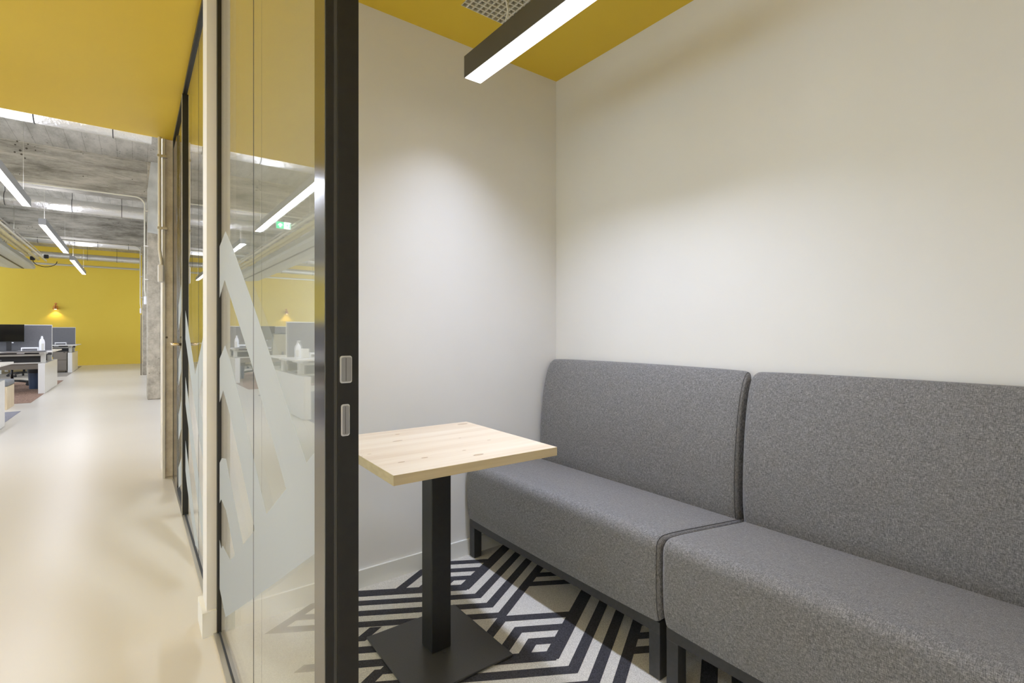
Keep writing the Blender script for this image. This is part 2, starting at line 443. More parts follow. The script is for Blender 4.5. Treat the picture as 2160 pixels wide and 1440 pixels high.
def pane(y0, y1, z0, z1, parent, joint_at_far=False):
    mb = MB().box(XG, XG+.010, y0, y1, z0, z1); yj = y0 if joint_at_far else y1      # the butt joint has no visible end face
    bmesh.ops.delete(mb.bm, geom=[f for f in mb.bm.faces if abs(f.calc_center_median().y-yj) < 1e-4], context='FACES_ONLY')
    return mb.build('glass_pane', 'glass', parent)

g1 = thing('glass_partition', (XG, 1.55, 0), 'glazed booth front with frosted slanting strips, nearest the camera beside the pale table', 'glass partition')
YJ = 1.532
p1 = pane(.935, YJ, .012, 2.64, g1); p2 = pane(YJ, 2.222, .012, 2.64, g1, True)
box('pane_joint', 'rubber', (XG-.0006, XG+.0002, YJ-.0022, YJ+.0022, .012, 2.64), g1)
film([FILM1_OUT], XG-.0003, g1)
MB().box(.246, .262, .885, YW-.016, 0, .010).box(.279, .286, .885, YW-.016, 0, .010).build('bottom_rail', 'alu', g1)
box('gasket', 'rubber', (.262, .279, .885, YW-.016, 0, .014), g1)
box('top_rail', 'black', (.250, .290, .885, YW, 2.63, ZB), g1)
box('wall_bead', 'black', (.258, .278, 2.215, YW, .010, 2.64), g1)
# door jamb: dark anodised post with groove, strike plates
jm = thing('door_jamb', (.293, .91, 0), 'black metal door jamb post with two lock cutouts, in front of the pale table', 'door frame')
MB().box(.2647, .279, .885, .946, 0, ZB, bev=.0008).build('jamb_profile', 'black', jm)
box('side_face', 'blackgloss', (.2635, .2647, .8855, .946, 0, ZB), jm)['label'] = 'glossy reflecting side face'
MB().box(.285, .323, .885, .946, 0, ZB, bev=.0008).build('jamb_profile', 'black', jm)
box('groove_strip', 'groove', (.279, .285, .887, .940, 0, ZB), jm)['label'] = 'grey strip set in the groove'
def rrect(cx, cz, wx, hz, r, n=5):
    pts = []
    for (sx, sz, a0) in ((1, 1, 0), (-1, 1, 90), (-1, -1, 180), (1, -1, 270)):
        for k in range(n+1):
            a = math.radians(a0 + 90*k/n); pts.append((cx+sx*(wx/2-r)+r*math.cos(a), cz+sz*(hz/2-r)+r*math.sin(a)))
    return pts
for (cx, cz, wx, hz) in ((.2995, 1.095, .0215, .048), (.2985, 1.006, .0155, .056)):
    cx -= .0; mb = MB(); mb.prism(rrect(cx, cz, wx, hz, .004), .8835, .8852, 'y')
    o = mb.build('strike_plate', 'steel', jm); o['label'] = 'bright metal lined lock cutout'
    mb = MB(); mb.prism(rrect(cx+.001, cz, wx-.004, hz-.005, .003), .8828, .8836, 'y'); mb.build('latch_pocket', 'pocket', o)
    mb = MB(); mb.box(cx-.0004, cx+.0004, .8824, .8829, cz-hz/2+.004, cz+hz/2-.004); mb.build('seam', 'groove', o)
# the booth's glazing goes on behind the doorway (door opening y -.05 .. .885)
g0 = thing('glass_partition', (XG, -.2, 0), 'glazed strip of booth front on the near side of the doorway', 'glass partition')
box('glass_pane', 'glass', (XG, XG+.01, -.42, -.07, .012, 2.64), g0); box('jamb_profile', 'black', (.2635, .323, -.10, -.045, 0, ZB), g0)
# lintel above doorway: header strip
struct('trim_3', 'black', (.255, .300, -.42, .885, 2.60, ZB))
struct('trim_4', 'yellow', (.285, .305, -.42, YE, ZB, ZC))

g2 = thing('glass_partition', (XG, 3.0, 0), 'narrow-looking glazed front of the next booth, between white wall end and black door post', 'glass partition')
pane(2.372, 2.98, .012, 2.67, g2); pane(2.98, 3.79, .012, 2.67, g2, True)
box('pane_joint', 'rubber', (XG-.0006, XG+.0002, 2.977, 2.983, .012, 2.67), g2)
film([[(3.78, 1.30), (3.666, 1.237), (3.372, 1.069), (3.149, .938), (2.788, 1.133), (2.40, 1.34), (2.40, 1.17), (2.788, .951), (2.971, .839), (2.788, .728), (2.40, .51), (2.40, .33), (2.788, .56), (2.902, .607), (3.38, .88), (3.666, 1.055), (3.78, 1.12)],
      [(3.78, .88), (3.666, .82), (3.386, .666), (3.201, .554), (2.788, .330), (2.788, .150), (3.404, .512), (3.666, .645), (3.78, .71)],
      [(3.78, .48), (3.666, .421), (3.516, .352), (3.201, .165), (2.957, .07), (3.149, .029), (3.666, .223), (3.78, .29)]], XG-.0003, g2)
MB().box(.246, .260, 2.385, 3.78, 0, .010).box(.279, .286, 2.372, 3.78, 0, .010).build('bottom_rail', 'alu', g2)
box('gasket', 'rubber', (.260, .279, 2.372, 3.78, 0, .014), g2)
box('top_rail', 'black', (.254, .290, 2.372, YE-.04, 2.672, ZC), g2)
d2 = thing('glass_door', (XG, 4.3, 0), 'black framed glass door with brass lever, between next booth glazing and concrete pillar', 'door')
MB().box(.2485, .2790, 3.78, 3.85, .008, 2.665, bev=.001).build('stile', 'black', d2)
box('edge_highlight', 'cream', (.2462, .2485, 3.782, 3.79, .01, 2.66), d2)  # pale strip stands in for the light caught by the door leaf's edge
MB().box(.2560, .2790, 4.40, 4.75, .008, 2.60, bev=.001).build('stile', 'blackgloss', d2)
box('glass_pane', 'glass', (XG, XG+.008, 3.85, 4.40, .03, 2.6), d2)
film([[(4.38, 1.177), (4.12, 1.31), (4.12, 1.489), (4.38, 1.36)], [(4.38, .965), (4.12, 1.06), (4.12, .90), (4.38, .775)], [(4.38, .563), (4.12, .70), (4.12, .50), (4.38, .38)], [(4.38, .18), (4.12, .30), (4.12, .12), (4.38, .03)]], XG-.0003, d2)
box('bottom_rail', 'rubber', (.2560, .2790, 3.85, 4.40, .008, .03), d2)
hd = MB().tube([(.2485, 3.815, 1.085), (.205, 3.815, 1.085), (.200, 3.825, 1.085), (.200, 3.93, 1.085)], .009, 12).build('door_handle', 'brass', d2)
MB().box(.2470, .2486, 3.797, 3.833, .99, 1.13).build('escutcheon', 'black', hd)
struct('trim_5', 'black', (.2556, .300, 4.77, YE-.005, 0, 2.69))
struct('trim_6', 'alu', (.246, .300, 3.79, 4.77, 0, .006))

# ---------------------------------------------------------------- concrete pillars with conduits
def pillar(y, x0, x1, d, ztop, label, corbel=False, cm='conc_col'):
    t = thing('concrete_pillar', ((x0+x1)/2, y+d/2, 0), label, 'pillar')
    mb = MB().box(x0, x1, y, y+d, 0, ztop, bev=.012, seg=1)
    mb.build('shaft', cm, t)
    if corbel:
        mb = MB(); mb.prism([(x0+.005, 2.88), (x1, 2.86), (x1+.05, ztop), (x0+.05, ztop), (x0, 3.6)], y-.03, y+d+.03, 'y'); mb.build('corbel', 'plaster', t)
    return t
pl1 = pillar(YE+.01, .190, .44, .40, SLAB, 'first bare concrete pillar beside the black framed glass door', cm='conc_rough')
pl2 = pillar(10.7, .197, .385, .5, SLAB, 'second concrete pillar along the corridor, with a pale plastered head', True)
pl3 = pillar(17.05, .205, .42, .5, SLAB, 'farthest concrete pillar, nearest the yellow end wall')
tr = tag(box('cable_trunking', 'whitemetal', (.188, .204, YE-.012, YE+.008, 0, 3.9)), 'flat white cable trunking up the edge of the first pillar', 'cable trunking')
tr.location = (0, 0, 0)
def conduit(y, x, ztop, zb, hbox, label, bend=None):
    t = thing('conduit', (x, y, zb), label, 'conduit')
    pth = [(x, y, ztop), (x, y, zb+hbox+.12), (x+.012, y, zb+hbox+.02), (x+.012, y, zb+hbox-.01)]
    if bend:
        xb, zt = bend; r = .13; pre = [(xb, y, zt)]
        pre += [(x-r+r*math.sin(a), y, zt-r+r*math.cos(a)) for a in [PI/2*k/8 for k in range(9)]]
        pth = pre + pth[1:]
    MB().tube(pth, .012, 10).build('pipe', 'cream', t)
    box('junction_box', 'bottle', (x-.012, x+.026, y-.02, y+.012, zb, zb+hbox), t, bev=.008)
    for z in (zb+hbox+.28, zb+hbox+.85, zb+hbox+1.45):
        if z < ztop: box('clamp', 'alu', (x-.015, x+.05, y-.012, y+.013, z, z+.018), t)
    return t
conduit(4.845, .168, SLAB, 1.555, .14, 'cream conduit with white box clipped to the first pillar')
conduit(10.66, .160, 3.47, 1.64, .14, 'cream conduit bending down beside the second pillar', bend=(-6.0, 3.46))
conduit(17.02, .160, 3.50, 1.68, .14, 'thin cream conduit on the farthest pillar', bend=(-6.0, 3.49))
# dark service pipe low down beside the second pillar
tag(MB().tube([(.178, 16.98, 0.0), (.178, 16.98, 1.65)], .012, 8).build('drain_pipe', 'taupe'), 'thin dark pipe running to the floor at the farthest pillar', 'pipe')

# ---------------------------------------------------------------- ducts
ducts = [(7.70, 3.62, .12, 'nearest silver foil duct, just past the yellow ceiling edge'), (12.95, 3.62, .12, 'second silver foil duct, between the two concrete beams'),
         (17.95, 3.61, .11, 'third silver foil duct, behind the farther beam'), (21.6, 3.62, .10, 'farthest silver foil duct, in front of the yellow wall')]
for (y, z, r, lb) in ducts:
    t = thing('air_duct', (0, y, z), lb, 'duct', None)
    n = 30; MB().tube([(XL+.2 + (XL*-1-.2+.185)*i/n, y, z) for i in range(n+1)], r, 28).build('foil_tube', 'foil', t, smooth=True)
    for x in {7.7: (-0.88, -0.19), 12.95: (-1.87, -0.94, -0.18), 17.95: (-1.98, -1.25, -0.77, -0.10), 21.6: (-1.19, -0.43)}[y] + (-3.1, -4.2, -5.4, -6.6):
        st = MB().tube([(x, y+(r+.004)*math.cos(a), z+(r+.004)*math.sin(a)) for a in [2*PI*k/24 for k in range(25)]], .0055, 6, caps=False)
        st.tube([(x, y, z+r), (x, y, SLAB-.004)], .005, 6)
        st.build('strap', 'blackplastic', t)

# ---------------------------------------------------------------- lamps
def linear_lamp(x0, x1, y0, y1, z0, z1, label, litmat, ztop, name='pendant_lamp', housing='darkgrey', group=None, cab=None, power=P_OFF, spread=170, up=0, lcol=(.92, .96, 1.12)):
    t = thing(name, ((x0+x1)/2, (y0+y1)/2, z0), label, 'lamp', group)
    MB().box(x0, x1, y0, y1, z0+.002, z1).build('housing', housing, t)
    box('diffuser', litmat, (x0+.003, x1-.003, y0+.003, y1-.003, z0, z0+.0035), t)
    def area(nm, z, up, power, spread):
        ld = bpy.data.lights.new(nm, 'AREA'); ld.shape = 'RECTANGLE'; ld.size = x1-x0-.008; ld.size_y = y1-y0-.008
        ld.energy = power; ld.spread = math.radians(spread); ld.color = lcol
        lo = bpy.data.objects.new(nm, ld); COL.objects.link(lo); lo.parent = t
        lo.location = (0, 0, z-z0); lo.rotation_euler = (PI if up else 0, 0, 0)
    area('downlight', z0-.001, False, power, spread)
    if up: area('uplight', z1+.001, True, up, 170)
    for y in (cab or (y0+.25, y1-.25)):
        MB().tube([((x0+x1)/2, y, z1), ((x0+x1)/2, y, ztop)], .0016, 6).build('suspension_cable', 'alu', t)
    return t
bl = linear_lamp(1.187, 1.275, .833, 1.933, 2.30, 2.398, 'dark linear pendant lamp hanging over the grey sofa', 'lit_booth', ZB, cab=(1.05, 1.66), power=P_BOOTH, spread=117, lcol=(.85, .925, 1.15))
MB().tube([(1.225, 1.70, 2.398), (1.232, 1.68, 2.44), (1.250, 1.69, 2.50), (1.243, 1.70, 2.58), (1.232, 1.67, 2.655)], .003, 8).build('power_cord', 'bottle', bl)
bl2 = linear_lamp(1.187, 1.275, 2.75, 4.25, 2.30, 2.398, 'dark linear pendant lamp inside the next booth, behind its glass', 'lit_booth', ZB, power=P_BOOTH, spread=117, lcol=(.85, .925, 1.15))
rows = [(5.70, 9.25, 'first white-lit pendant strip over the desks, cut by the left frame edge'), (10.69, 14.23, 'middle pendant strip over the desks'), (15.5, 19.15, 'farthest pendant strip, nearest the yellow wall')]
for (a, b, lb) in rows:
    linear_lamp(-1.175, -1.087, a, b, 2.84, 2.94, lb, 'lit_off', SLAB, housing='lampgrey', up=U_OFF, group='pendant strips over the desk ends')
for i, (a, b) in enumerate(((5.70, 9.25), (10.69, 14.23), (15.5, 19.15))):  # out-of-view row added to help light the office
    linear_lamp(-6.54, -6.45, a, b, 2.84, 2.94, 'added unseen pendant strip over the far side of the office, %s row from the corridor end' % ('near', 'middle', 'last')[i], 'lit_off', SLAB, housing='lampgrey', up=U_OFF, group='added unseen pendant strips on the far side')
linear_lamp(-1.175, -1.087, -2.9, -.6, 2.40, 2.49, 'added unseen strip lamp under the yellow corridor ceiling behind the camera', 'lit_off', ZC, housing='lampgrey', up=U_OFF*1.0, power=P_OFF*.42)  # out-of-view lamp added to light the near corridor
linear_lamp(-1.175, -1.087, .3, 3.7, 2.40, 2.49, 'added unseen strip lamp under the yellow corridor ceiling, just left of the camera', 'lit_off', ZC, housing='lampgrey', up=U_OFF*1.0, power=P_OFF*.42)  # out-of-view lamp added to brighten the first pillar and corridor

# ceiling grille
gr = thing('ceiling_grille', ((GX0+GX1)/2, (GY0+GY1)/2, ZB), 'square egg-crate vent grille in the yellow booth ceiling', 'vent grille')
gb = MB(); n = 16; px = (GX1-GX0)/n
for i in range(n+1):
    x = GX0 + i*px; gb.box(x-.0035, x+.0035, GY0, GY1, ZB-.002, ZB+.022)
    y = GY0 + i*px*(GY1-GY0)/(GX1-GX0); gb.box(GX0, GX1, y-.0035, y+.0035, ZB-.0018, ZB+.0218)
for v in gb.bm.verts:
    v.co.x = min(max(v.co.x, GX0), GX1); v.co.y = min(max(v.co.y, GY0), GY1)
gb.build('grid', 'cream', gr)
box('plenum', 'blackplastic', (GX0, GX1, GY0, GY1, ZC+.06, ZC+.07), gr)

# ---------------------------------------------------------------- table
RZ = -.022
tb = thing('cafe_table', (.886, 1.620, 0), 'square pale pine table on a black pedestal, beside the grey sofa', 'table'); 
tx0, tx1, ty0, ty1 = .586, 1.186, 1.311, 1.929
top = MB().box(tx0, tx1, ty0, ty1, .732, .762, bev=.0012, seg=2)
for f in top.bm.faces:
    f.material_index = 0 if f.normal.z > .7 else 1
bmesh.ops.recalc_face_normals(top.bm, faces=top.bm.faces[:])
for f in top.bm.faces: f.material_index = 0 if f.normal.z > .7 else 1
to = top.build('tabletop', None, tb, mats=['wood', 'woodedge']); to.rotation_euler = (0, 0, RZ)
MB().box(.847, .925, 1.597, 1.675, .0185, .722, bev=.003).build('column', 'black', tb)
MB().box(.700, 1.080, 1.428, 1.838, .010, .018, bev=.002).build('base_plate', 'plate', tb)
MB().box(.72, 1.06, 1.45, 1.82, .0052, .011).build('glide', 'rubber', tb)
MB().box(.76, 1.01, 1.51, 1.76, .722, .7318).build('mounting_plate', 'black', tb)
MB().tube([(.893, 1.588, .018), (.893, 1.588, .0205)], .007, 14).build('bolt', 'plate', tb)

# ---------------------------------------------------------------- sofas
def smooth_profile(pts, n=3):
    """Chaikin corner cutting of an open polyline list where flagged points stay sharp"""
    for _ in range(n):
        out = []
        L_ = len(pts)
        for i in range(L_):
            p = pts[i]
            if len(p) == 3: out.append(p); continue
            a = pts[i-1]; b = pts[(i+1) % L_]
            out.append((p[0]*.75+a[0]*.25, p[1]*.75+a[1]*.25)); out.append((p[0]*.75+b[0]*.25, p[1]*.75+b[1]*.25))
        pts = out
    return [(p[0], p[1]) for p in pts]
def shrink(prof, d):
    """offset inward by d (convex-ish closed profile)"""
    n = len(prof); area = sum(prof[i-1][0]*prof[i][1]-prof[i][0]*prof[i-1][1] for i in range(n)); sg = 1 if area > 0 else -1
    out = []
    for i in range(n):
        a, p, b = prof[i-1], prof[i], prof[(i+1) % n]
        t = Vector((b[0]-a[0], b[1]-a[1])); 
        if t.length < 1e-9: out.append(p); continue
        t.normalize(); nrm = Vector((-t.y, t.x))*sg
        out.append((p[0]+nrm.x*d, p[1]+nrm.y*d))
    return out
def squeeze(prof, d):
    x0, x1 = min(p[0] for p in prof), max(p[0] for p in prof); z0, z1 = min(p[1] for p in prof), max(p[1] for p in prof)
    cx, cz = (x0+x1)/2, (z0+z1)/2; kx, kz = 1-2*d/(x1-x0), 1-2*d/(z1-z0)
    return [(cx+(x-cx)*kx, cz+(z-cz)*kz) for x, z in prof]
def cushion_loft(mb, prof, y0, y1, r, crown=.006, nseg=28, er=5):
    """profile lofted along y with softly rounded ends and a slight crown"""
    secs = []
    for k in range(er+1):
        a = PI/2*k/er; secs.append((y0 + r*(1-math.sin(a)), r*(1-math.cos(a))) if False else (y0 + r*(1-math.cos(a)), r*(1-math.sin(a))))
    for k in range(1, nseg): secs.append((y0+r + (y1-y0-2*r)*k/nseg, 0))
    for k in range(er, -1, -1):
        a = PI/2*k/er; secs.append((y1 - r*(1-math.cos(a)), r*(1-math.sin(a))))
    rings = []
    for (y, d) in secs:
        t = (y-y0)/(y1-y0); cr = -crown*(4*t*(1-t))**.5 if crown else 0
        rings.append([mb.bm.verts.new((x, y, z)) for x, z in squeeze(prof, d+crown+cr)])
    n = len(prof)
    for i in range(len(rings)-1):
        for k in range(n):
            mb.bm.faces.new((rings[i][k], rings[i][(k+1) % n], rings[i+1][(k+1) % n], rings[i+1][k]))
    mb.bm.faces.new(rings[0]); mb.bm.faces.new(rings[-1][::-1])
    return rings
seat_prof = smooth_profile([(1.386, .196, 1), (1.374, .235), (1.371, .30), (1.370, .40), (1.372, .492), (1.46, .488), (1.56, .476), (1.72, .456), (1.88, .436), (1.96, .43, 1), (1.96, .196, 1)], 3)
back_prof = smooth_profile([(1.876, .40, 1), (1.860, .48), (1.860, .62), (1.874, .76), (1.898, .88), (1.932, .972), (1.972, 1.014), (2.008, 1.004), (2.0145, .96, 1), (2.0145, .40, 1)], 3)
def sofa(y0, y1, label):
    t = thing('sofa', (1.7, (y0+y1)/2, 0), label, 'sofa')
    mb = MB(); cushion_loft(mb, seat_prof, y0, y1, .020); mb.build('seat', 'fabric', t, smooth=True)
    mb = MB(); cushion_loft(mb, back_prof, y0+.006, y1-.002, .024, crown=.008); mb.build('backrest', 'fabric', t, smooth=True)
    for (prof, nm, hi) in ((seat_prof, 'seat_seam', None), (back_prof, 'back_seam', None)):
        par = [c for c in t.children if c.name.split('.')[0] == ('seat' if nm == 'seat_seam' else 'backrest')][0]
        for y in (y0+(.009 if nm == 'seat_seam' else .015),):
            pts = squeeze(prof, .0080 if nm == 'seat_seam' else .0115)
            mb = MB(); mb.tube([(x, y, z) for x, z in pts],   .0011, 6, caps=False); mb.build(nm, 'piping', par)
    fx0, fx1, fy0, fy1 = 1.396, 1.975, y0+.008, y1-.008
    fr = MB().box(fx0, fx0+.044, fy0, fy1, .158, .1962).box(fx1-.044, fx1, fy0, fy1, .158, .1962)
    fr.box(fx0+.044, fx1-.044, fy0, fy0+.044, .158, .1962).box(fx0+.044, fx1-.044, fy1-.044, fy1, .158, .1962)
    fr.build('frame', 'frame', t)
    for x in (fx0, fx1-.044):
        for y in (fy0, fy1-.044): MB().box(x, x+.044, y, y+.044, .0052, .158, bev=.0015).build('leg', 'frame', t)
    return t
sofa(1.031, YW-.014, 'grey upholstered sofa module in the booth corner, behind the pale table')
sofa(-.172, 1.021, 'grey upholstered sofa module at the right edge, nearest the camera')

# ---------------------------------------------------------------- office desks
def desk(xr, y0, dirn, label, group='sit-stand desks in the office', w_=1.8, panel=False):
    """dirn=+1: user sits at the -y side. xr: right edge of top"""
    d = .80; ya, yb = (y0, y0+d) if dirn > 0 else (y0-d, y0)
    t = thing('desk', (xr-w_/2, (ya+yb)/2, 0), label, 'desk', group)
    MB().box(xr-w_, xr, ya, yb, .775, .80, bev=.004).build('tabletop', 'whitelam', t)
    fy = ya+.05 if dirn > 0 else yb-.05; s = dirn
    def bb(nm, m, x0, x1, a, b, z0, z1, **k): return box(nm, m, (x0, x1, min(a, b), max(a, b), z0, z1), t, **k)
    for x in (xr-.20, xr-w_+.12):
        bb('leg', 'whitemetal', x, x+.07, fy+s*.25, fy+s*.35, .573 if (x > xr-.5 and panel) else .005, .735)
        mb = MB(); mb.prism([(fy+s*.02, .775), (fy+s*.70, .775), (fy+s*.62, .735), (fy+s*.10, .735)], x, x+.07, 'x'); mb.build('bracket', 'whitemetal', t)
    bb('crossbeam', 'whitemetal', xr-w_+.19, xr-.2, fy+s*.28, fy+s*.32, .70, .735)
    bb('modesty_panel', 'blackplastic', xr-w_+.19, xr-.2, fy+s*.34, fy+s*.36, .575, .72)
    bb('cable_tray', 'whitemetal', xr-w_+.19, xr-.2, fy+s*.30, fy+s*.42, .55, .575)
    bb('lower_panel', 'taupe', xr-w_+.19, xr-.2, fy+s*.36, fy+s*.38, .44, .55)
    bb('height_switch', 'bottle', xr-.50, xr-.40, fy-s*.03, fy+s*.03, .758, .775, bev=.003)
    return t
benches = [(-1.265, 6.95, 8.75, 'nearest'), (-1.335, 12.97, 14.95, 'middle'), (-1.405, 19.30, 21.2, 'farthest')]
for bi, (xp, y0, y1, nm) in enumerate(benches):
    ym = (y0+y1)/2
    ep = tag(MB().box(xp-.095, xp, y0, y1, .004, .572, bev=.003).build('end_panel', 'whitelam'), 'tall white end panel of the %s desk cluster' % nm, 'desk panel', 'white desk end panels')
    for k in range(2 if bi < 2 else 3):
        xr = xp + .09 - 1.86*k
        side = 'corridor end' if k == 0 else ('second place from corridor' if k == 1 else 'third place from corridor')
        desk(xr, ym-.02-.80, 1, 'white sit-stand desk, near side of the %s cluster, %s' % (nm, side), panel=(k == 0))
        desk(xr, ym+.02+.80, -1, 'white sit-stand desk, far side of the %s cluster, %s' % (nm, side), panel=(k == 0))
        s_ = thing('desk_divider', (xr-.95, ym, .80), 'dark grey felt divider standing on the %s cluster, %s' % (nm, side), 'desk divider', 'grey desk dividers')
        MB().box(xr-1.84, xr-.085, ym-.015, ym+.015, .70, 1.305).build('felt_panel', 'greyfabric2', s_)
        MB().box(xr-1.845, xr-.080, ym-.018, ym+.018, 1.305, 1.318).box(xr-.085, xr-.080, ym-.018, ym+.018, .70, 1.305).build('edge_trim', 'whitemetal', s_)
# carpets under the desks
tag(box('carpet', 'rugblue', (-6.5, -1.318, 5.3, 10.27, .0, .004)), 'blue grey carpet under the nearest desk cluster', 'carpet')
tag(box('carpet', 'rugbrown', (-6.5, -1.345, 11.4, 16.3, .0, .004)), 'brown carpet under the middle desk cluster', 'carpet')
tag(box('carpet', 'rugtaupe', (-6.5, -1.40, 17.7, 22.75, .0, .004)), 'taupe grey carpet under the farthest desk cluster', 'carpet')

def bottle(x, y, z, h_, label, pump=False):
    t = thing('spray_bottle' if pump else 'bottle', (x, y, z), label, 'bottle')
    MB().lathe([(.040, 0), (.043, .01), (.043, h_*.60), (.036, h_*.72), (.018, h_*.84), (.015, h_*.88)], (x, y, z)).build('body', 'bottle', t, smooth=True)
    if pump: MB().lathe([(.016, h_*.88), (.016, h_*.93), (.006, h_*.94), (.006, h_)], (x, y, z), 14).box(x-.03, x+.012, y-.008, y+.008, z+h_*.98, z+h_*1.03).build('pump', 'bottle', t)
    else: MB().lathe([(.020, h_*.88), (.020, h_*.92), (.010, h_*.94), (.017, h_*1.0)], (x, y, z), 14).build('cap', 'bottle', t)
    box('label', 'labelgrey', (x-.003, x+.032, y-.0445, y-.030, z+.02, z+h_*.5), t)
    return t
bottle(-1.41, 13.30, .80, .29, 'large white bottle on the middle desk cluster, in front of the grey divider')
bottle(-1.285, 7.32, .80, .24, 'white pump bottle on the nearest desk cluster, seen mirrored in the glass', True)
tag(box('dispenser_box', 'labelgrey', (-1.46, -1.34, 7.42, 7.52, .80, .93), bev=.004), 'pale box beside the pump bottle on the nearest desk', 'box')
def paper_tray(x0, x1, y, label):
    t = thing('desk_shelf', ((x0+x1)/2, y, .80), label, 'shelf', 'low white desk shelves')
    MB().box(x0, x1, y-.09, y+.09, .845, .868).build('top', 'bottle', t)
    MB().box(x0, x0+.012, y-.09, y+.09, .80, .845).build('side', 'bottle', t); MB().box(x1-.012, x1, y-.09, y+.09, .80, .845).build('side', 'bottle', t)
paper_tray(-1.735, -1.49, 13.62, 'low white desk shelf left of the large white bottle')
paper_tray(-1.83, -1.58, 19.95, 'low white desk shelf on the farthest desk cluster')
paper_tray(-1.75, -1.50, 7.6, 'low white desk shelf on the nearest desk cluster')
tag(box('keyboard', 'greyfabric2', (-1.95, -1.33, 13.04, 13.22, .80, .812), bev=.003), 'flat grey keyboard mat along the front of the middle desk', 'desk mat')
def monitor(x, y, z, label, s=1):
    t = thing('monitor', (x, y, .80), label, 'monitor')
    MB().box(x-.305, x+.305, y-.012, y+.012, z, z+.345, bev=.003).build('casing', 'blackplastic', t)
    MB().box(x-.300, x+.300, y-.0135*s-.0005, y-.0135*s+.0005, z+.014, z+.338).build('screen', 'blackscreen', t)
    MB().box(x+.05, x+.12, y+.014*s-.01, y+.014*s+.012, .806, z+.16).build('stand', 'blackplastic', t)
    MB().box(x-.03, x+.20, y-.08, y+.10, .80, .806).build('foot', 'blackplastic', t)
    for dx in (-.13, .14): MB().box(x+dx-.012, x+dx+.012, y-.012, y+.012, z-.018, z).build('clip', 'bottle', t)
monitor(-2.012, 13.70, .972, 'black monitor on the middle desk, cut by the left frame edge')

# pedestal cabinet, waste bin, stool, chairs
pc = thing('drawer_pedestal', (-1.68, 19.8, 0), 'taupe metal drawer pedestal under the farthest desk', 'drawer cabinet')
box('body', 'taupe', (-1.83, -1.53, 19.44, 19.76, .05, .60), pc)
for (z0, z1) in ((.37, .565), (.07, .36)):
    dr = box('drawer', 'taupe', (-1.825, -1.535, 19.425, 19.442, z0, z1), pc, bev=.003)
lk = box('lock', 'blackplastic', (-1.60, -1.575, 19.42, 19.442, .572, .592), pc)
for sx in (-1.81, -1.57): box('castor', 'blackplastic', (sx, sx+.03, 19.47, 19.50, .004, .05), pc)
bn = thing('waste_bin', (-1.62, 14.2, 0), 'dark blue lined waste bin under the middle desk', 'waste bin')
MB().lathe([(.10, .004), (.125, .38), (.125, .40), (.118, .40), (.118, .385)], (-1.60, 14.2, 0)).build('bucket', 'bluebin', bn, smooth=True)
MB().lathe([(.127, .33), (.133, .36), (.131, .405), (.122, .408)], (-1.60, 14.2, 0)).build('liner', 'blackplastic', bn, smooth=True)
stl = thing('storage_stool', (-1.75, 10.87, 0), 'pale plywood box stool with grey cushion between two desk clusters', 'stool')
MB().box(-1.99, -1.507, 10.59, 11.15, .0, .345, bev=.003).build('box_body', 'ply', stl)
MB().box(-1.995, -1.502, 10.585, 11.155, .346, .43, bev=.022, seg=4).build('cushion', 'cushion', stl, smooth=True)
MB().box(-1.553, -1.535, 10.587, 10.592, .06, .085).build('pull_tab', 'taupe', stl)

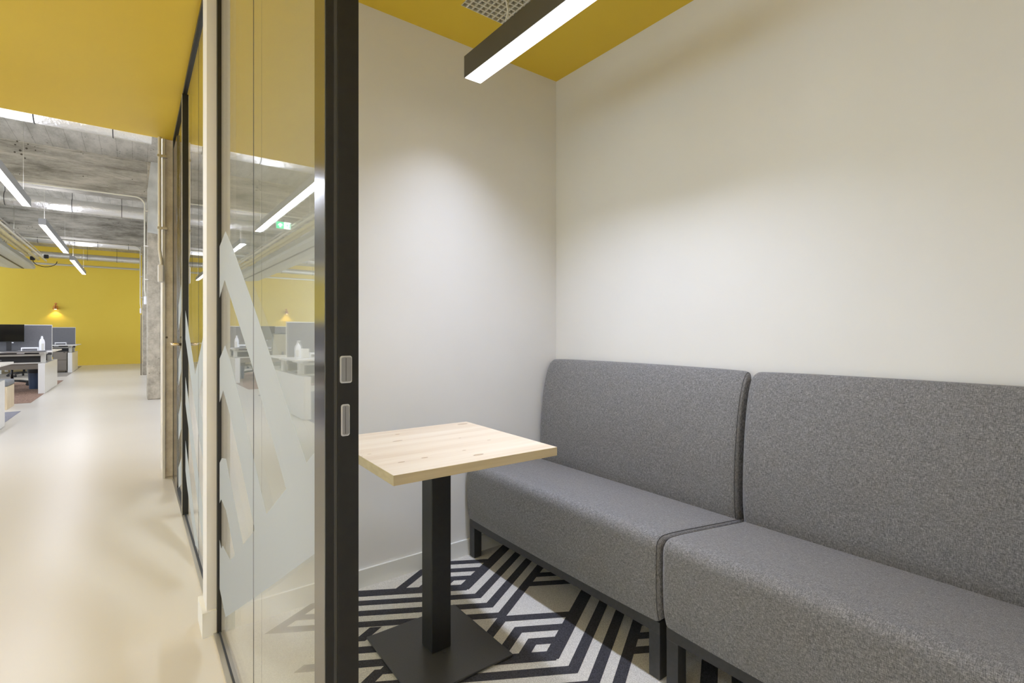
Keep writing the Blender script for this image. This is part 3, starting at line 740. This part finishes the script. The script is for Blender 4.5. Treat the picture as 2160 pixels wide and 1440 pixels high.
def office_chair(x, y, rot, label):
    t = thing('office_chair', (x, y, 0), label, 'office chair', 'office chairs')
    def P(px, py, pz):
        c, s = math.cos(rot), math.sin(rot); return (x+px*c-py*s, y+px*s+py*c, pz)
    mb = MB()
    for k in range(5):
        a = 2*PI*k/5+.3
        MB.tube(mb, [P(0, 0, .11), P(.16*math.cos(a), .16*math.sin(a), .10), P(.31*math.cos(a), .31*math.sin(a), .075)], [.024, .02, .014], 8)
    mb.build('base', 'blackplastic', t)
    for k in range(5):
        a = 2*PI*k/5+.3; c = P(.31*math.cos(a), .31*math.sin(a), .034); t1 = Vector((-math.sin(a+rot), math.cos(a+rot), 0))*.022
        MB().tube([Vector(c)-t1, Vector(c)+t1], .029, 14).build('castor', 'blackplastic', t)
    MB().tube([P(0, 0, .10), P(0, 0, .42)], [.025, .018], 12).build('gas_lift', 'blackplastic', t)
    st = MB().box(-.235, .235, -.22, .24, .43, .50, bev=.03, seg=3)
    for v in st.bm.verts: v.co = Vector(P(*v.co))
    st.build('seat', 'blackplastic', t, smooth=True)
    # back (user faces +y locally, back at -y)
    bk = MB()
    n, m_ = 8, 10; g = []
    for i in range(n+1):
        row = []
        for j in range(m_+1):
            u = -1+2*i/n; v = j/m_
            row.append(bk.bm.verts.new(P(.205*u*(1-.10*v), -.27-.05*v+.03*u*u, .62+.50*v)))
        g.append(row)
    for i in range(n):
        for j in range(m_): bk.bm.faces.new((g[i][j], g[i+1][j], g[i+1][j+1], g[i][j+1]))
    r = bmesh.ops.solidify(bk.bm, geom=bk.bm.faces[:], thickness=.012)
    bo = bk.build('backrest', 'mesh_beige', t, smooth=True)
    rim = [P(.21*u*(1-.10*v), -.27-.05*v+.03*u*u, .615+.51*v) for (u, v) in [(-1, 0), (-1, .25), (-1, .5), (-1, .75), (-1, 1), (-.5, 1.02), (0, 1.03), (.5, 1.02), (1, 1), (1, .75), (1, .5), (1, .25), (1, 0), (.5, -.01), (0, -.02), (-.5, -.01), (-1, 0)]]
    MB().tube(rim, .013, 8, caps=False).build('back_frame', 'blackplastic', bo)
    MB().tube([P(0, -.05, .43), P(0, -.24, .44), P(0, -.31, .60), P(0, -.30, .74)], .02, 8).build('back_stem', 'blackplastic', t)
    for s in (-1, 1):
        MB().tube([P(.12*s, 0, .44), P(.27*s, 0, .46), P(.28*s, .0, .66)], .014, 8).box(0, 0, 0, 0, 0, 0).build('arm_post', 'blackplastic', t)
        ap = MB().box(.245*s-.0 if s > 0 else -.315, .315 if s > 0 else -.245, -.14, .12, .66, .685, bev=.008)
        for v in ap.bm.verts: v.co = Vector(P(*v.co))
        ap.build('arm_pad', 'blackplastic', t)
    return t
office_chair(-2.12, 12.15, 0.10, 'office chair with beige mesh back facing the middle desk cluster')
office_chair(-2.10, 15.30, PI-.2, 'office chair on the far side of the middle desk cluster')
office_chair(-2.3, 18.4, .2, 'office chair facing the farthest desk cluster')
office_chair(-2.4, 9.3, PI+.3, 'office chair on the far side of the nearest desk cluster')

# services under the ceiling at the left
ac = thing('ceiling_unit', (-2.5, 14, 2.9), 'long pale grey ceiling air unit with a dark slot, at the left', 'air unit')
mb = MB(); mb.prism([(-2.15, 2.90), (-2.13, 2.95), (-2.2, 3.10), (-2.85, 3.10), (-2.92, 2.95), (-2.88, 2.92), (-2.6, 2.885)], 8.5, 18.9, 'y'); mb.build('casing', 'acgrey', ac)
MB().box(-2.385, -2.35, 8.6, 18.8, 2.883, 2.895).build('slot', 'blackplastic', ac)
for y in (9, 13.6, 17.2): MB().tube([(-2.5, y, 3.1), (-2.5, y, SLAB)], .006, 6).build('hanger', 'blackplastic', ac)
for (x, z, r, y1, lb, m_) in ((-1.93, 3.16, .022, 19.0, 'thin cream pipe, rightmost of the ceiling pipe bundle', 'cream'), (-2.00, 3.10, .036, 18.2, 'yellow lagged pipe in the middle of the ceiling bundle', 'pipeyellow'), (-2.10, 3.09, .034, 17.3, 'yellow lagged pipe, leftmost of the ceiling bundle', 'pipeyellow'), (-1.965, 3.165, .012, 19.4, 'slim grey metal pipe above the yellow lagged pipes', 'alu')):
    tag(MB().tube([(x, 4.95+ (y1-4.95)*k/20, z) for k in range(21)], r, 12).build('ceiling_pipe', m_), lb, 'pipe', 'ceiling pipe bundle')
tt = thing('cable_tray', (-2.03, 11, 3.03), 'narrow metal tray carrying the ceiling pipes', 'cable tray')
trm = MB().box(-2.165, -2.16, 4.95, 17.9, 3.19, 3.22).box(-1.90, -1.895, 4.95, 17.9, 3.19, 3.22)
for k in range(26): trm.box(-2.16, -1.90, 5.0+.5*k, 5.02+.5*k, 3.205, 3.215)
trm.build('rail', 'alu', tt)
for y in (6, 8, 10, 12, 14, 16): MB().tube([(-2.165, y, 3.20), (-2.165, y, SLAB-.004)], .006, 6).build('hanger', 'alu', tt)
tag(MB().tube([(-2.0+.22*math.sin(a)*1.1+.1, 18.5, 3.10-.16*math.sin(PI*k/12)+.0) for k, a in [(k, -PI/2+PI*k/12) for k in range(13)]], .009, 8).build('cable', 'blackplastic'), 'black cable looping down at the end of the ceiling pipes', 'cable')
for (x, z, lb) in ((-2.13, 3.13, 'small dark valve at the end of the leftmost yellow lagged pipe'), (-1.86, 3.20, 'small dark valve beside the thin cream ceiling pipe')):
    tag(MB().box(x-.05, x+.05, 18.3, 18.4, z-.05, z+.05, bev=.02).build('valve', 'blackplastic'), lb, 'valve', 'valves at the pipe ends')
for (x, y, z, r, lb) in ((-3.0, 22.3, 3.40, .035, 'yellowish pipe under the farthest duct'),):
    tag(MB().tube([(-7, y, z), (.19, y, z)], r, 12).build('ceiling_pipe', 'cream'), lb, 'pipe')

# exit sign hanging in front of the first beam (seen only mirrored in the glass)
ex = thing('exit_sign', (-1.76, 10.3, 3.2), 'green lit exit sign with white arrow and running figure, seen mirrored in the glass', 'exit sign')
sx0, sz0, sw, sh = -1.882, 3.135, .25, .125; sy = 10.28
MB().box(sx0-.006, sx0+sw+.006, sy, sy+.03, sz0-.006, sz0+sh+.006).build('casing', 'bottle', ex)
gp = MB().box(sx0+sw*.46, sx0+sw, sy-.002, sy, sz0, sz0+sh).build('arrow_field', 'sign_g', ex)
cx, cz = sx0+sw*.73, sz0+sh*.5
mb = MB(); mb.prism([(cx-.011, cz-.042), (cx+.011, cz-.042), (cx+.011, cz+.004), (cx+.036, cz-.014), (cx+.036, cz+.010), (cx, cz+.044), (cx-.036, cz+.010), (cx-.036, cz-.014), (cx-.011, cz+.004)], sy-.004, sy-.002, 'y')
mb.build('arrow', 'sign_w', gp)
wp = MB().box(sx0, sx0+sw*.46, sy-.002, sy, sz0, sz0+sh).build('figure_field', 'sign_w', ex)
fx, fz = sx0+sw*.23, sz0+sh*.5
mb = MB().box(sx0+.004, sx0+.02, sy-.004, sy-.002, sz0+.01, sz0+sh-.01)
def limb(mb, a, b, wdt):
    a = Vector((a[0], 0, a[1])); b = Vector((b[0], 0, b[1])); d = (b-a).normalized(); nn = Vector((-d.z, 0, d.x))*wdt/2
    mb.prism([((a+nn).x, (a+nn).z), ((b+nn).x, (b+nn).z), ((b-nn).x, (b-nn).z), ((a-nn).x, (a-nn).z)], sy-.004, sy-.002, 'y')
limb(mb, (fx, fz+.022), (fx-.004, fz-.008), .018); limb(mb, (fx-.002, fz-.006), (fx+.022, fz-.022), .009); limb(mb, (fx+.022, fz-.022), (fx+.020, fz-.044), .008)
limb(mb, (fx-.004, fz-.006), (fx-.014, fz-.028), .009); limb(mb, (fx-.014, fz-.028), (fx-.034, fz-.034), .008)
limb(mb, (fx, fz+.022), (fx+.024, fz+.010), .007); limb(mb, (fx, fz+.022), (fx-.024, fz+.008), .007)
mb.lathe([(.001, 0), (.001, .001)], (fx, sy, fz+.03), 6); mb.prism([(fx+.004+.008*math.cos(2*PI*k/12), fz+.036+.008*math.sin(2*PI*k/12)) for k in range(12)], sy-.004, sy-.002, 'y')
mb.build('running_figure', 'sign_g', wp)
for dx in (.03, .22): MB().tube([(sx0+dx, sy+.015, sz0+sh), (sx0+dx, sy+.015, SLAB)], .004, 6).build('hanger', 'alu', ex)

# wall sconces on the yellow wall
def sconce(x, label):
    t = thing('wall_sconce', (x, YFAR, 2.0), label, 'wall lamp', 'copper wall lamps on the yellow wall')
    y = YFAR-.10
    sh_ = MB(); pr = [(.050, .13), (.075, .0), (.072, .0), (.046, .125)]
    sh_.lathe(pr, (x, y, 1.96)); sh_.build('shade', 'copper', t, smooth=True)
    MB().lathe([(.030, .0), (.034, .02), (.02, .05)], (x, y, 1.955), 16).build('bulb', 'lit_cop', t)
    MB().tube([(x, y, 2.09), (x, y+.02, 2.14), (x, YFAR-.005, 2.15)], .009, 8).build('arm', 'copper', t)
    MB().tube([(x, YFAR-.012, 2.15), (x, YFAR, 2.15)], .035, 16).build('wall_plate', 'copper', t)
    ld = bpy.data.lights.new('sconce_light', 'SPOT'); ld.energy = 7; ld.color = (1, .75, .42); ld.spot_size = math.radians(120); ld.spot_blend = .6; ld.shadow_soft_size = .02
    lo = bpy.data.objects.new('sconce_light', ld); COL.objects.link(lo); lo.parent = t; lo.location = (0, -.10, -.06)
sconce(-2.125, 'small copper wall lamp on the yellow end wall, above the farthest desks')
sconce(-4.78, 'copper wall lamp farther left on the yellow end wall, seen mirrored in the glass')
